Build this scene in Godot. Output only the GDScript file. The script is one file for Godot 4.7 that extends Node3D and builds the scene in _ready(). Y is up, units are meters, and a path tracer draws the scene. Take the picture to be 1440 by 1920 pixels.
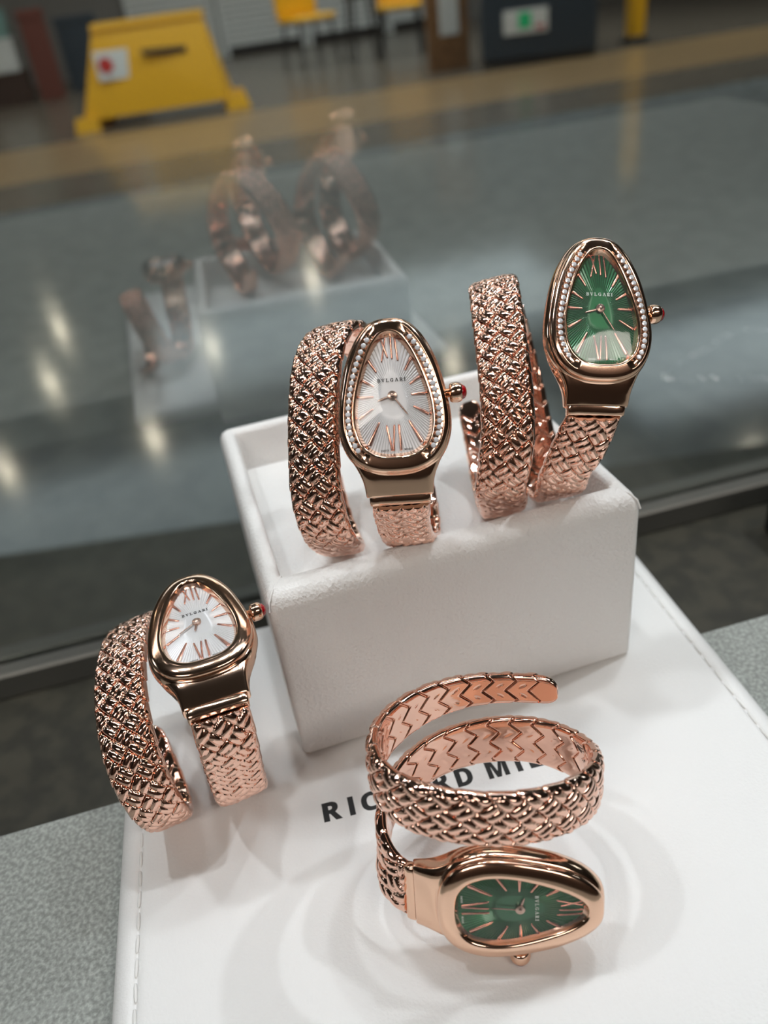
extends Node3D

const MM := 0.001
var rng := RandomNumberGenerator.new()
var M := {}
var taken := {}

# ---------------------------------------------------------------- helpers
func numbered(called: String) -> String:
	if not taken.has(called):
		taken[called] = 0
		return called
	taken[called] += 1
	return "%s_%03d" % [called, taken[called]]

func thing(called: String, label: String, category: String, at := Vector3.ZERO, group := "") -> Node3D:
	var o := Node3D.new()
	o.name = numbered(called)
	add_child(o)
	o.position = at
	tag(o, label, category, group)
	return o

func tag(o: Node, label: String, category := "", group := "", kind := "") -> void:
	if label: o.set_meta("label", label)
	if category: o.set_meta("category", category)
	if group: o.set_meta("group", group)
	if kind: o.set_meta("kind", kind)

func obj(called: String, mesh: Mesh, mat: Material, parent: Node = null, xf := Transform3D.IDENTITY) -> MeshInstance3D:
	var o := MeshInstance3D.new()
	o.name = called if parent else numbered(called)
	o.mesh = mesh
	o.material_override = null
	if mesh is PrimitiveMesh:
		o.set_surface_override_material(0, mat)
	else:
		for i in mesh.get_surface_count():
			o.set_surface_override_material(i, mat)
	(parent if parent else self).add_child(o, true)
	o.transform = xf
	o.cast_shadow = GeometryInstance3D.SHADOW_CASTING_SETTING_ON
	return o

func struct(called: String, mesh: Mesh, mat: Material, at := Vector3.ZERO, label := "") -> MeshInstance3D:
	var o := obj(called, mesh, mat, null, Transform3D(Basis.IDENTITY, at))
	o.set_meta("kind", "structure")
	if label: o.set_meta("label", label)
	return o

# triangles are given so that (b-a)x(c-a) points outwards; they are stored clockwise
func build(verts: PackedVector3Array, tris: PackedInt32Array, closed := false) -> ArrayMesh:
	var n := PackedVector3Array()
	n.resize(verts.size())
	var vol := 0.0
	for t in range(0, tris.size(), 3):
		var ia := tris[t]
		var ib := tris[t + 1]
		var ic := tris[t + 2]
		var a := verts[ia]
		var b := verts[ib]
		var c := verts[ic]
		var f := (b - a).cross(c - a)
		n[ia] += f
		n[ib] += f
		n[ic] += f
		if closed: vol += a.dot(b.cross(c))
	var flip := closed and vol < 0.0
	var sgn := -1.0 if flip else 1.0
	for i in n.size():
		n[i] = (n[i] * (sgn * 1e6)).normalized()
	if not flip:
		for t in range(0, tris.size(), 3):
			var k := tris[t + 1]
			tris[t + 1] = tris[t + 2]
			tris[t + 2] = k
	var arr := []
	arr.resize(Mesh.ARRAY_MAX)
	arr[Mesh.ARRAY_VERTEX] = verts
	arr[Mesh.ARRAY_NORMAL] = n
	arr[Mesh.ARRAY_INDEX] = tris
	var m := ArrayMesh.new()
	m.add_surface_from_arrays(Mesh.PRIMITIVE_TRIANGLES, arr)
	return m

# rings of equal length joined into a skin; caps close the first and last ring
func loft(rings: Array, caps := true, closed := true, flip := false) -> ArrayMesh:
	var v := PackedVector3Array()
	var k: int = rings[0].size()
	for r in rings:
		v.append_array(r)
	var t := PackedInt32Array()
	for i in rings.size() - 1:
		for j in k:
			var a := i * k + j
			var b := i * k + (j + 1) % k
			if flip: t.append_array([a, a + k, b, b, a + k, b + k])
			else: t.append_array([a, b, a + k, b, b + k, a + k])
	if caps:
		for e in 2:
			var r: PackedVector3Array = rings[0] if e == 0 else rings[-1]
			var c := Vector3.ZERO
			for p in r: c += p
			var at := v.size()
			v.append(c / k)
			v.append_array(r)
			for j in k:
				var a := at + 1 + j
				var b := at + 1 + (j + 1) % k
				if (e == 0) != flip: t.append_array([at, b, a])
				else: t.append_array([at, a, b])
	return build(v, t, closed)

# box from lo to hi (mm) with chamfered edges
func cbox(lo: Vector3, hi: Vector3, c := 0.5) -> ArrayMesh:
	var rr := []
	for q in [[0.0, c], [c, 0.0], [-c, 0.0], [0.0, c]]:
		pass
	var ys := [lo.y, lo.y + c, hi.y - c, hi.y]
	var ins := [c, 0.0, 0.0, c]
	for i in 4:
		rr.append(rrect(lo.x + ins[i], hi.x - ins[i], lo.z + ins[i], hi.z - ins[i], c, ys[i], 2))
	return loft(hard(rr))

# doubles the rings so that flat faces stay flat-shaded enough
func hard(rr: Array) -> Array:
	var out := []
	for i in rr.size():
		out.append(rr[i])
		if i < rr.size() - 1:
			var a: PackedVector3Array = rr[i]
			var b: PackedVector3Array = rr[i + 1]
			for f in [0.03, 0.97]:
				var m := PackedVector3Array()
				for j in a.size(): m.append(a[j].lerp(b[j], f))
				out.append(m)
	return out

func rrect(x0: float, x1: float, z0: float, z1: float, r: float, y: float, n := 6) -> PackedVector3Array:
	var p := PackedVector3Array()
	var cs := [[x1 - r, z1 - r, 0.0], [x0 + r, z1 - r, 90.0], [x0 + r, z0 + r, 180.0], [x1 - r, z0 + r, 270.0]]
	for c in cs:
		for i in n + 1:
			var a := deg_to_rad(c[2] + 90.0 * i / n)
			p.append(Vector3(c[0] + r * cos(a), y, c[1] + r * sin(a)) * MM)
	return p

func tube(path: PackedVector3Array, rad: float, n := 8) -> ArrayMesh:
	var rings := []
	for i in path.size():
		var d := (path[mini(i + 1, path.size() - 1)] - path[maxi(i - 1, 0)]).normalized()
		var u := d.cross(Vector3.UP if absf(d.y) < 0.9 else Vector3.RIGHT).normalized()
		var w := d.cross(u)
		var q := PackedVector3Array()
		for j in n:
			var a := TAU * j / n
			q.append((path[i] + (u * cos(a) + w * sin(a)) * rad) * MM)
		rings.append(q)
	return loft(rings)

# profile of (distance along x, radius), turned about the x axis
func lathe_x(profile: Array, y: float, z: float, n := 28) -> ArrayMesh:
	var rings := []
	for p in profile:
		var q := PackedVector3Array()
		for j in n:
			var a := TAU * j / n
			q.append(Vector3(p[0], y + p[1] * cos(a), z + p[1] * sin(a)) * MM)
		rings.append(q)
	return loft(rings)

func lathe_y(profile: Array, n := 24) -> ArrayMesh:
	var rings := []
	for p in profile:
		var q := PackedVector3Array()
		for j in n:
			var a := TAU * j / n
			q.append(Vector3(p[1] * cos(a), p[0], p[1] * sin(a)) * MM)
		rings.append(q)
	return loft(rings)

func box_m(size: Vector3) -> BoxMesh:
	var b := BoxMesh.new()
	b.size = size
	return b

func mat(color: Color, rough := 0.6, metal := 0.0) -> StandardMaterial3D:
	var m := StandardMaterial3D.new()
	m.albedo_color = color
	m.roughness = rough
	m.metallic = metal
	return m

func noise_tex(kind: int, freq: float, size := 512, sd := 1, oct := 3) -> NoiseTexture2D:
	var f := FastNoiseLite.new()
	f.noise_type = kind
	f.frequency = freq
	f.seed = sd
	f.fractal_octaves = oct
	var t := NoiseTexture2D.new()
	t.width = size
	t.height = size
	t.seamless = true
	t.noise = f
	return t

func ramp(cols: Array, offs: Array) -> Gradient:
	var g := Gradient.new()
	g.colors = PackedColorArray(cols)
	g.offsets = PackedFloat32Array(offs)
	return g

func triplanar(m: StandardMaterial3D, per_metre: float) -> void:
	m.uv1_triplanar = true
	m.uv1_world_triplanar = true
	m.uv1_scale = Vector3.ONE * per_metre

func speckled(cols: Array, offs: Array, per_metre: float, freq: float, rough: float, kind := FastNoiseLite.TYPE_SIMPLEX_SMOOTH, sd := 5) -> StandardMaterial3D:
	var m := mat(Color.WHITE, rough)
	var t := noise_tex(kind, freq, 512, sd, 4)
	t.color_ramp = ramp(cols, offs)
	m.albedo_texture = t
	triplanar(m, per_metre)
	return m

func materials() -> void:
	M.gold = mat(Color(0.965, 0.79, 0.71), 0.065, 1.0)
	M.gold_case = mat(Color(0.955, 0.795, 0.69), 0.12, 1.0)
	M.gold_marker = mat(Color(0.90, 0.66, 0.58), 0.22, 1.0)
	M.steel_hand = mat(Color(0.78, 0.66, 0.60), 0.25, 1.0)
	M.silver_dial = mat(Color(0.90, 0.90, 0.905), 0.38, 0.35)
	M.green_dial = mat(Color(0.02, 0.36, 0.19), 0.3, 0.55)
	M.green_dial.clearcoat_enabled = true
	M.green_dial.clearcoat = 0.6
	M.green_dial.clearcoat_roughness = 0.1
	M.dial_print_dark = mat(Color(0.13, 0.12, 0.12), 0.6)
	M.dial_print_pale = mat(Color(0.86, 0.9, 0.86), 0.5)
	M.ruby = mat(Color(0.62, 0.015, 0.06), 0.12)
	M.ruby.clearcoat_enabled = true
	M.ruby.clearcoat = 1.0
	M.ruby.clearcoat_roughness = 0.04
	M.crystal = mat(Color(1, 1, 1, 0.03), 0.02)
	M.crystal.transparency = BaseMaterial3D.TRANSPARENCY_ALPHA
	M.crystal.metallic_specular = 0.4
	M.diamond = mat(Color(0.95, 0.955, 0.97), 0.07, 0.3)
	# white grained leatherette
	M.leather = mat(Color(0.925, 0.92, 0.91), 0.42)
	var lt := noise_tex(FastNoiseLite.TYPE_CELLULAR, 0.045, 512, 3, 3)
	lt.as_normal_map = true
	lt.bump_strength = 14.0
	M.leather.normal_enabled = true
	M.leather.normal_texture = lt
	M.leather.normal_scale = 0.42
	triplanar(M.leather, 38.0)
	M.leather_pad = mat(Color(0.935, 0.935, 0.93), 0.4)
	M.leather_pad.normal_enabled = true
	M.leather_pad.normal_texture = lt
	M.leather_pad.normal_scale = 0.14
	triplanar(M.leather_pad, 45.0)
	M.thread = mat(Color(0.93, 0.93, 0.92), 0.7)
	M.cardboard = mat(Color(0.66, 0.63, 0.57), 0.8)
	M.ink = mat(Color(0.03, 0.03, 0.03), 0.45)
	M.deck = speckled([Color(0.50, 0.515, 0.495), Color(0.575, 0.59, 0.57), Color(0.60, 0.615, 0.595), Color(0.68, 0.695, 0.675)], [0.25, 0.45, 0.6, 0.8], 14.0, 0.09, 0.45)
	M.shelf = speckled([Color(0.20, 0.195, 0.165), Color(0.26, 0.25, 0.21)], [0.3, 0.7], 6.0, 0.02, 0.55)
	M.rail = mat(Color(0.42, 0.42, 0.40), 0.4, 0.6)
	M.dark_metal = mat(Color(0.09, 0.09, 0.095), 0.5, 0.3)
	M.glass = mat(Color(0.97, 1.0, 0.985, 0.0), 0.0)
	M.glass.refraction_enabled = true
	M.glass.refraction_scale = 0.12
	M.glass.transparency = BaseMaterial3D.TRANSPARENCY_ALPHA
	M.hall_floor = speckled([Color(0.49, 0.50, 0.495), Color(0.54, 0.55, 0.54)], [0.3, 0.7], 0.6, 0.02, 0.11)
	M.hall_floor.metallic_specular = 0.33
	M.hall_floor_dark = speckled([Color(0.255, 0.245, 0.20), Color(0.305, 0.295, 0.245)], [0.3, 0.7], 1.2, 0.02, 0.55)
	M.hall_floor_far = speckled([Color(0.37, 0.33, 0.28), Color(0.44, 0.39, 0.34)], [0.3, 0.7], 0.6, 0.02, 0.25)
	M.tan = speckled([Color(0.53, 0.42, 0.29), Color(0.62, 0.50, 0.36)], [0.3, 0.7], 1.0, 0.03, 0.28)
	M.wall = mat(Color(0.46, 0.44, 0.42), 0.8)
	M.wall_dark = mat(Color(0.24, 0.19, 0.155), 0.8)
	M.ceiling = mat(Color(0.5, 0.5, 0.49), 0.9)
	M.yellow = mat(Color(0.95, 0.69, 0.03), 0.4)
	M.white_plastic = mat(Color(0.85, 0.84, 0.82), 0.5)
	M.slate = mat(Color(0.17, 0.22, 0.26), 0.35)
	M.wood = speckled([Color(0.44, 0.30, 0.18), Color(0.54, 0.38, 0.24)], [0.3, 0.7], 1.0, 0.02, 0.5)
	M.black = mat(Color(0.05, 0.05, 0.05), 0.5)
	M.green = mat(Color(0.13, 0.78, 0.50), 0.5)
	M.red = mat(Color(0.75, 0.12, 0.08), 0.5)
	M.teal = mat(Color(0.45, 0.58, 0.55), 0.6)
	M.brick_red = mat(Color(0.42, 0.20, 0.15), 0.6)
	M.brown = mat(Color(0.24, 0.15, 0.11), 0.6)
	M.silver = mat(Color(0.95, 0.95, 0.96), 0.1, 1.0)

func lamp_mat(c: Color, e: float) -> StandardMaterial3D:
	var m := mat(c, 0.5)
	m.emission_enabled = true
	m.emission = c
	m.emission_energy_multiplier = e
	return m

# ---------------------------------------------------------------- main
func _ready() -> void:
	rng.seed = 11
	# --- camera
	var cam := Camera3D.new()
	cam.name = "camera"
	add_child(cam)
	cam.rotation = Vector3(-0.5905, -0.2162, -0.1370)
	cam.position = Vector3(-1.96, 180.36, 155.13) * MM
	var ca := CameraAttributesPhysical.new()
	ca.frustum_focal_length = 18.911
	ca.frustum_focus_distance = 0.188
	ca.frustum_near = 0.01
	ca.frustum_far = 100.0
	ca.exposure_aperture = 7.0
	cam.attributes = ca
	cam.current = true
	# --- environment
	var we := WorldEnvironment.new()
	we.name = "environment"
	var env := Environment.new()
	env.background_mode = Environment.BG_COLOR
	env.background_color = Color(0.02, 0.02, 0.02)
	env.tonemap_mode = Environment.TONE_MAPPER_LINEAR
	env.tonemap_exposure = 0.97
	env.sdfgi_enabled = true
	env.ssao_enabled = true
	env.ssil_enabled = true
	we.environment = env
	add_child(we)
	materials()
	showcase_lamps()
	hall_lamps()
	# --- structure, then objects
	hall()
	showcase()
	board_and_box()
	watches()
	hall_things()
	chain_bracelet()

# ---------------------------------------------------------------- lights
func showcase_lamps() -> void:
	# a slim lamp rail with small downlights above the display
	var rail := thing("lamp_rail", "slim dark lamp rail on two posts above the display, out of frame", "rail", Vector3(0.05, -0.009, -0.06))
	obj("bar", cbox(Vector3(-560, 516, -9), Vector3(560, 530, 9), 1.0), M.dark_metal, rail)
	for s in [-1.0, 1.0]:
		obj("post", cbox(Vector3(s * 552 - 6, 0, 110), Vector3(s * 552 + 6, 530, 122), 1.0), M.dark_metal, rail)
		obj("bracket", cbox(Vector3(s * 552 - 5, 518, 5), Vector3(s * 552 + 5, 528, 114), 1.0), M.dark_metal, rail)
	var glow := lamp_mat(Color(1.0, 0.97, 0.93), 6.0)
	var spots := [[-0.21, 0.0, 0.008], [-0.13, -0.015, 0.052], [-0.045, 0.0, 0.010], [0.03, -0.015, 0.046], [0.105, 0.0, 0.010], [0.19, -0.015, 0.044], [0.42, 0.0, 0.12]]
	for i in spots.size():
		var p = spots[i]
		var at := Vector3(p[0], 0.49, -0.06 + p[1])
		var l := thing("display_lamp", "small round display downlight on the rail, %s from the left, out of frame" % ["first", "second", "third", "fourth", "fifth", "sixth", "seventh"][i], "lamp", at)
		obj("housing", lathe_y([[17, 0.5], [17, 9], [15, 10], [2, 10], [2, 8.2], [3, 8]]), M.dark_metal, l)
		obj("lamp_lens", lathe_y([[3.0, 0.1], [3.0, 7.8], [2.2, 7.8], [2.2, 0.1]]), glow, l)
		var s := SpotLight3D.new()
		s.name = "spot"
		l.add_child(s)
		s.position = Vector3(0, 0.001, 0)
		s.rotation = Vector3(-PI / 2, 0, 0)
		s.light_color = Color(0.96, 0.985, 1.0)
		s.light_energy = p[2]
		s.spot_angle = 62.0
		s.spot_angle_attenuation = 0.6
		s.spot_range = 12.0
		s.light_size = 0.008
		s.shadow_enabled = true

func hall_lamps() -> void:
	var glow := lamp_mat(Color(1.0, 0.93, 0.82), 5.0)
	var warm := [[-2.18, -15.3, "far left corner"], [-2.22, -12.72, "left of the shutters"], [0.35, -12.69, "centre of the far row"], [-0.75, -9.91, "above the yellow barrier"], [-2.66, -9.99, "left of the yellow barrier"], [3.54, -10.05, "above the slate kiosk"],
		[6.6, -11.2, "right of the slate kiosk"], [2.6, -15.2, "in front of the shutters"], [1.4, -6.2, "centre of the near row"], [-3.0, -5.6, "left of the near row"], [5.4, -6.0, "right of the near row"]]
	for w in warm:
		var l := thing("ceiling_lamp", "round recessed warm ceiling lamp, %s" % w[2], "lamp", Vector3(w[0], 2.88, w[1]), "recessed lamps in the hall ceiling")
		obj("ring", lathe_y([[18, 90], [18, 105], [0, 105], [0, 88], [4, 86]]), M.white_plastic, l)
		obj("lamp_glass", lathe_y([[8, 0.5], [8, 86], [4, 86], [4, 0.5]]), glow, l)
		var o := OmniLight3D.new()
		o.name = "bulb"
		l.add_child(o)
		o.position = Vector3(0, -0.05, 0)
		o.light_color = Color(1.0, 0.93, 0.84)
		o.light_energy = 0.5
		o.omni_range = 40.0
		o.light_size = 0.08
		o.shadow_enabled = true
	# long cool panel lights over the hall
	var cool := lamp_mat(Color(0.90, 0.96, 1.0), 1.2)
	var warm_glow := lamp_mat(Color(1.0, 0.965, 0.93), 4.0)
	var rows := [[-6.0, -3.0, "at the left wall", 5.0], [9.5, -3.6, "right of the showcase", 5.0], [0.6, -8.0, "over the tan floor strip", 8.0, 7.0, 2.8], [7.5, -8.5, "at the right wall", 9.0, 5.0, 2.4], [-2.2, 2.4, "left behind the camera", 3.5], [1.4, 2.6, "right behind the camera", 3.3], [3.0, -12.6, "in front of the shutters", 6.5, 7.0, 3.4], [1.6, -0.9, "straight above the counter", 0.9]]
	for r in rows:
		var l := thing("panel_lamp", "long cool white ceiling panel lamp %s" % r[2], "lamp", Vector3(r[0], 2.86, r[1]), "panel lamps in the hall ceiling")
		var hx: float = (r[4] if r.size() > 4 else 2.0) * 500.0
		var hz: float = (r[5] if r.size() > 4 else 0.6) * 500.0
		obj("frame", cbox(Vector3(-hx - 30, 6, -hz - 30), Vector3(hx + 30, 36, hz + 30), 3.0), M.white_plastic, l)
		obj("lamp_diffuser", cbox(Vector3(-hx, 0, -hz), Vector3(hx, 7, hz), 1.0), warm_glow if r[1] > 0.0 else cool, l)
		var a := AreaLight3D.new()
		a.name = "panel_light"
		l.add_child(a)
		a.position = Vector3(0, -0.004, 0)
		a.rotation = Vector3(-PI / 2, 0, 0)
		a.area_size = Vector2(hx, hz) * 0.002
		a.light_color = Color(1.0, 0.965, 0.93) if r[1] > 0.0 else Color(0.92, 0.97, 1.0)
		a.light_energy = r[3]
		a.area_range = 40.0
		a.shadow_enabled = true

# ---------------------------------------------------------------- structure
func hall() -> void:
	struct("floor", box_m(Vector3(26, 0.2, 16.2)), M.hall_floor, Vector3(4, -1.0, 1.10), "polished grey hall floor")
	struct("floor_001", box_m(Vector3(26, 0.2, 9.0)), M.hall_floor_far, Vector3(4, -1.0, -13.5), "brown-grey polished floor beyond the tan strip")
	struct("trim_1", box_m(Vector3(26, 0.2, 2.0)), M.tan, Vector3(4, -0.999, -8.1), "tan strip in the hall floor")
	struct("trim_2", box_m(Vector3(26, 0.2, 1.1)), M.hall_floor_far, Vector3(4, -0.9985, -6.55), "brown strip in the hall floor")
	var near := struct("trim_3", box_m(Vector3(9, 0.2, 1.9)), M.hall_floor_dark, Vector3(-1.0, -0.998, -0.78), "dark olive stone strip in front of the showcase")
	near.rotation.y = deg_to_rad(-11.5)
	struct("wall_back", box_m(Vector3(26, 4.0, 0.2)), M.wall, Vector3(4, 0.95, -17.6))
	struct("wall_left", box_m(Vector3(0.2, 4.0, 27)), M.wall, Vector3(-8.9, 0.95, -4.2))
	struct("wall_right", box_m(Vector3(0.2, 4.0, 27)), M.wall, Vector3(16.9, 0.95, -4.2))
	struct("wall_front", box_m(Vector3(26, 4.0, 0.2)), M.wall_dark, Vector3(4, 0.95, 3.2))
	struct("ceiling", box_m(Vector3(26, 0.2, 21)), M.ceiling, Vector3(4, 3.0, -7.2))

func showcase() -> void:
	# stone deck, ending behind the board; a lower dark shelf, a rail and the rear pane
	var deck := thing("counter_top", "grey speckled stone counter top under the white board", "counter", Vector3(0, -0.030, 0))
	deck.rotation.y = deg_to_rad(-1.7)
	obj("slab", cbox(Vector3(-640, 0, -11.7), Vector3(700, 21, 560), 0.8), M.deck, deck)
	var cab := thing("cabinet", "dark cabinet carrying the counter and the glass pane", "cabinet", Vector3(0.03, -0.9, 0))
	cab.rotation.y = deg_to_rad(-2.2)
	obj("body", cbox(Vector3(-640, 0, -172), Vector3(640, 805, 540), 2.0), M.dark_metal, cab)
	obj("shelf", cbox(Vector3(-640, 805, -172), Vector3(640, 822, 2), 1.0), M.shelf, cab)
	obj("riser", cbox(Vector3(-640, 822, 2), Vector3(640, 869.5, 540), 1.0), M.shelf, cab)
	for z in [[-172.0, -162.6], [-155.4, -146.0]]:
		obj("glass_rail", cbox(Vector3(-640, 822, z[0]), Vector3(640, 836, z[1]), 1.0), M.rail, cab)
	var pane := thing("glass_pane", "large clear glass pane standing behind the display, mirroring the watches", "glass", Vector3(0.03, -0.0778, 0))
	pane.rotation.y = deg_to_rad(-2.2)
	obj("pane", box_m(Vector3(1.28, 0.56, 0.006)), M.glass, pane, Transform3D(Basis.IDENTITY, Vector3(0, 0.28, -0.159)))

func board_and_box() -> void:
	# padded board
	var yaw := deg_to_rad(-4.4)
	var b := thing("display_board", "large white leatherette display board with stitched edge and black lettering", "board", Vector3(0.0, -0.009, 0.0))
	b.rotation.y = yaw
	var x0 := -51.5
	var x1 := 127.5
	var z0 := -62.0
	var z1 := 150.0
	var rr := []
	for q in [[1.2, 0.0, 3.0], [0.3, 0.8, 4.0], [0.0, 2.5, 5.0], [0.0, 4.6, 5.0], [0.5, 6.2, 5.0], [1.5, 7.6, 5.0], [2.9, 8.55, 5.0], [4.4, 8.95, 5.0], [5.5, 8.8, 5.0], [5.9, 8.35, 5.0], [6.2, 8.2, 5.0], [6.5, 8.35, 5.0], [6.9, 8.8, 5.0], [7.8, 9.0, 5.0], [9.0, 9.0, 5.0], [24.0, 9.0, 5.0]]:
		rr.append(rrect(x0 + q[0], x1 - q[0], z0 + q[0], z1 - q[0], q[2], q[1], 6))
	obj("pad", loft(rr), M.leather_pad, b)
	# stitches along the edges
	var st := lathe_x([[-2.2, 0.05], [-2.0, 0.28], [-1.0, 0.42], [1.0, 0.42], [2.0, 0.28], [2.2, 0.05]], 0.0, 0.0, 8)
	for side in 2:
		var x := x0 + 6.2 if side == 0 else x1 - 6.2
		var z := z0 + 8.0
		while z < z1 - 6.0:
			obj("stitch", st, M.thread, b, Transform3D(Basis(Vector3.UP, PI / 2 + rng.randf_range(-0.06, 0.06)), Vector3(x, 8.72, z) * MM))
			z += 5.6
	# lettering
	var font := SystemFont.new()
	font.font_names = PackedStringArray(["Droid Sans"])
	font.font_weight = 700
	var fv := FontVariation.new()
	fv.base_font = font
	fv.variation_embolden = 0.6
	var glyphs := [["R", 2.1, 7.0], ["I", 9.0, 10.5], ["C", 12.4, 17.2], ["H", 19.2, 23.8], ["A", 25.2, 30.6], ["R", 32.0, 36.7], ["D", 38.2, 42.8], ["M", 46.8, 52.6], ["I", 54.8, 56.3], ["L", 58.4, 62.2], ["L", 64.0, 67.8], ["E", 69.6, 73.6]]
	for g in glyphs:
		var w: float = g[2] - g[1]
		if g[0] == "I":
			obj("letter", cbox(Vector3(g[1], 9.0, 16.6), Vector3(g[2], 9.03, 22.4), 0.01), M.ink, b)
			continue
		var tm := TextMesh.new()
		tm.font = fv
		tm.font_size = 64
		tm.text = g[0]
		tm.depth = 0.5
		tm.pixel_size = 0.01
		tm.curve_step = 1.0
		var ab := tm.get_aabb()
		var base := Basis(Vector3(w * MM / ab.size.x, 0, 0), Vector3(0, 0, -5.8 * MM / ab.size.y), Vector3(0, 0.00006, 0))
		var lx := obj("letter", tm, M.ink, b)
		lx.transform = Transform3D(base, Vector3(g[1], 9.01, 22.4) * MM - base * Vector3(ab.position.x, ab.position.y, 0))
	# open box riser
	var o := thing("riser_box", "open white leatherette box standing on the board, holding two watches", "box", Vector3.ZERO)
	var rings := []
	# outer skin, rim, inner skin: [inset of sides and back, inset of the front, y, corner radius]
	for q in [[0.3, 0.3, 0.9, 1.6], [0.0, 0.0, 1.6, 2.0], [0.0, 0.0, 8.0, 2.0], [0.0, 0.0, 30.0, 2.0], [0.0, 0.0, 50.0, 2.2], [0.0, 0.15, 53.0, 2.2], [0.3, 0.7, 55.2, 2.2], [1.0, 1.8, 56.8, 2.2], [2.0, 3.6, 57.7, 2.0], [3.0, 5.6, 58.0, 1.6], [4.2, 7.0, 57.8, 1.2], [5.0, 7.8, 57.2, 0.9], [5.4, 8.1, 56.0, 0.8], [5.5, 8.2, 50.0, 0.8], [5.5, 8.2, 42.0, 0.8]]:
		rings.append(rrect(q[0], 102.0 - q[0], -97.0 + q[0], -q[1], q[3], q[2], 6))
	obj("shell", loft(rings, true, true), M.leather, o)
	obj("base", cbox(Vector3(0.8, 0, -96.2), Vector3(101.2, 1.0, -0.8), 0.2), M.cardboard, o)
	var pad := []
	for q in [[6.0, 42.0, 0.6], [5.7, 42.4, 0.8], [5.8, 43.0, 1.2], [6.6, 43.5, 1.6], [8.5, 43.6, 2.0], [20.0, 43.6, 3.0]]:
		pad.append(rrect(q[0], 102.0 - q[0], -97.0 + q[0], -q[0] - 2.6, q[2], q[1], 6))
	obj("inner_pad", loft(pad), M.leather, o)
	for s in 2:
		var f := func(x: float) -> float: return x if s == 0 else 102.0 - x
		obj("corner_fold", tube(PackedVector3Array([Vector3(f.call(0.35), 53.5, -0.4), Vector3(f.call(0.9), 55.9, -1.2), Vector3(f.call(2.2), 57.3, -3.0), Vector3(f.call(4.0), 57.75, -5.8), Vector3(f.call(5.4), 57.5, -8.0)]), 0.34), M.leather, o)

# ---------------------------------------------------------------- watches
const OPEN_R := [0, 13.8, 2.2, 12.9, 4.4, 9.7, 6.3, 5.0, 7.7, 0.3, 8.3, -3.6, 8.1, -7.5, 6.9, -10.7, 4.0, -12.9, 0, -13.4]
const EDGE_R := [0, 17.2, 3.0, 16.8, 5.3, 15.2, 7.5, 12.3, 9.6, 7.8, 10.9, 3.1, 11.8, -1.7, 12.1, -5.6, 11.7, -9.0, 10.3, -12.5, 7.9, -15.2, 4.4, -16.8, 0, -17.2]
const POLAR := 120
var open_rad := PackedFloat32Array()
var edge_rad := PackedFloat32Array()
const CEN := Vector2(0, -2)

func polar_table(half: Array) -> PackedFloat32Array:
	var ctrl := PackedVector2Array()
	for i in range(0, half.size(), 2): ctrl.append(Vector2(half[i], half[i + 1]))
	for i in range(half.size() - 4, 0, -2): ctrl.append(Vector2(-half[i], half[i + 1]))
	var n := ctrl.size()
	var dense := PackedVector2Array()
	for i in n:
		for s in 24:
			dense.append(ctrl[i].cubic_interpolate(ctrl[(i + 1) % n], ctrl[(i - 1 + n) % n], ctrl[(i + 2) % n], s / 24.0))
	var out := PackedFloat32Array()
	for k in POLAR:
		var a := TAU * k / POLAR
		var dir := Vector2(sin(a), cos(a))
		var best := 0.0
		for i in dense.size():
			var p := dense[i] - CEN
			var q := dense[(i + 1) % dense.size()] - CEN
			var c1 := dir.cross(p)
			var c2 := dir.cross(q)
			if c1 * c2 <= 0.0 and p.dot(dir) > 0.0 and absf(c1 - c2) > 1e-9:
				best = p.lerp(q, c1 / (c1 - c2)).length()
		out.append(best)
	return out

func table_at(t: PackedFloat32Array, a: float) -> float:
	var f := fposmod(a / TAU * POLAR, POLAR)
	var i := int(f)
	return lerpf(t[i % POLAR], t[(i + 1) % POLAR], f - i)

func case_ring(t: float, z: float) -> PackedVector3Array:
	var p := PackedVector3Array()
	for k in POLAR:
		var a := TAU * k / POLAR
		var r := lerpf(open_rad[k], edge_rad[k], t) if t >= 0.0 else open_rad[k] * (1.0 + t)
		p.append(Vector3(CEN.x + r * sin(a), CEN.y + r * cos(a), z) * MM)
	return p

func channel(k: int) -> float:   # 1 where stones are set, 0 on the plain bridges at the top and the bottom
	var a := absf(wrapf(360.0 * k / POLAR, -180.0, 180.0))
	return smoothstep(9.0, 11.5, a) * (1.0 - smoothstep(149.0, 153.0, a))

func bezel_mesh(set_stones: bool) -> ArrayMesh:
	var prof := [[-0.05, 0.05], [-0.005, 0.75], [0.03, 1.2], [0.09, 1.48], [0.18, 1.58], [0.34, 1.56], [0.55, 1.42], [0.75, 1.18], [0.9, 0.88], [0.98, 0.55], [1.0, 0.15], [1.0, -0.45], [0.96, -0.7]]
	if set_stones:
		prof = [[-0.05, 0.05], [-0.005, 0.8], [0.03, 1.25], [0.09, 1.5], [0.17, 1.58], [0.22, 1.55, 1.5], [0.25, 1.53, 1.15], [0.45, 1.48, 1.08], [0.66, 1.33, 1.02], [0.69, 1.28, 1.3], [0.74, 1.22], [0.84, 1.05], [0.95, 0.75], [1.0, 0.35], [1.0, -0.45], [0.96, -0.7]]
	var rings := []
	for q in prof:
		var r := case_ring(q[0], q[1])
		if q.size() > 2:
			for k in POLAR:
				r[k].z = lerpf(q[1], q[2], channel(k)) * MM
		rings.append(r)
	return loft(rings, false, false, true)

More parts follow.
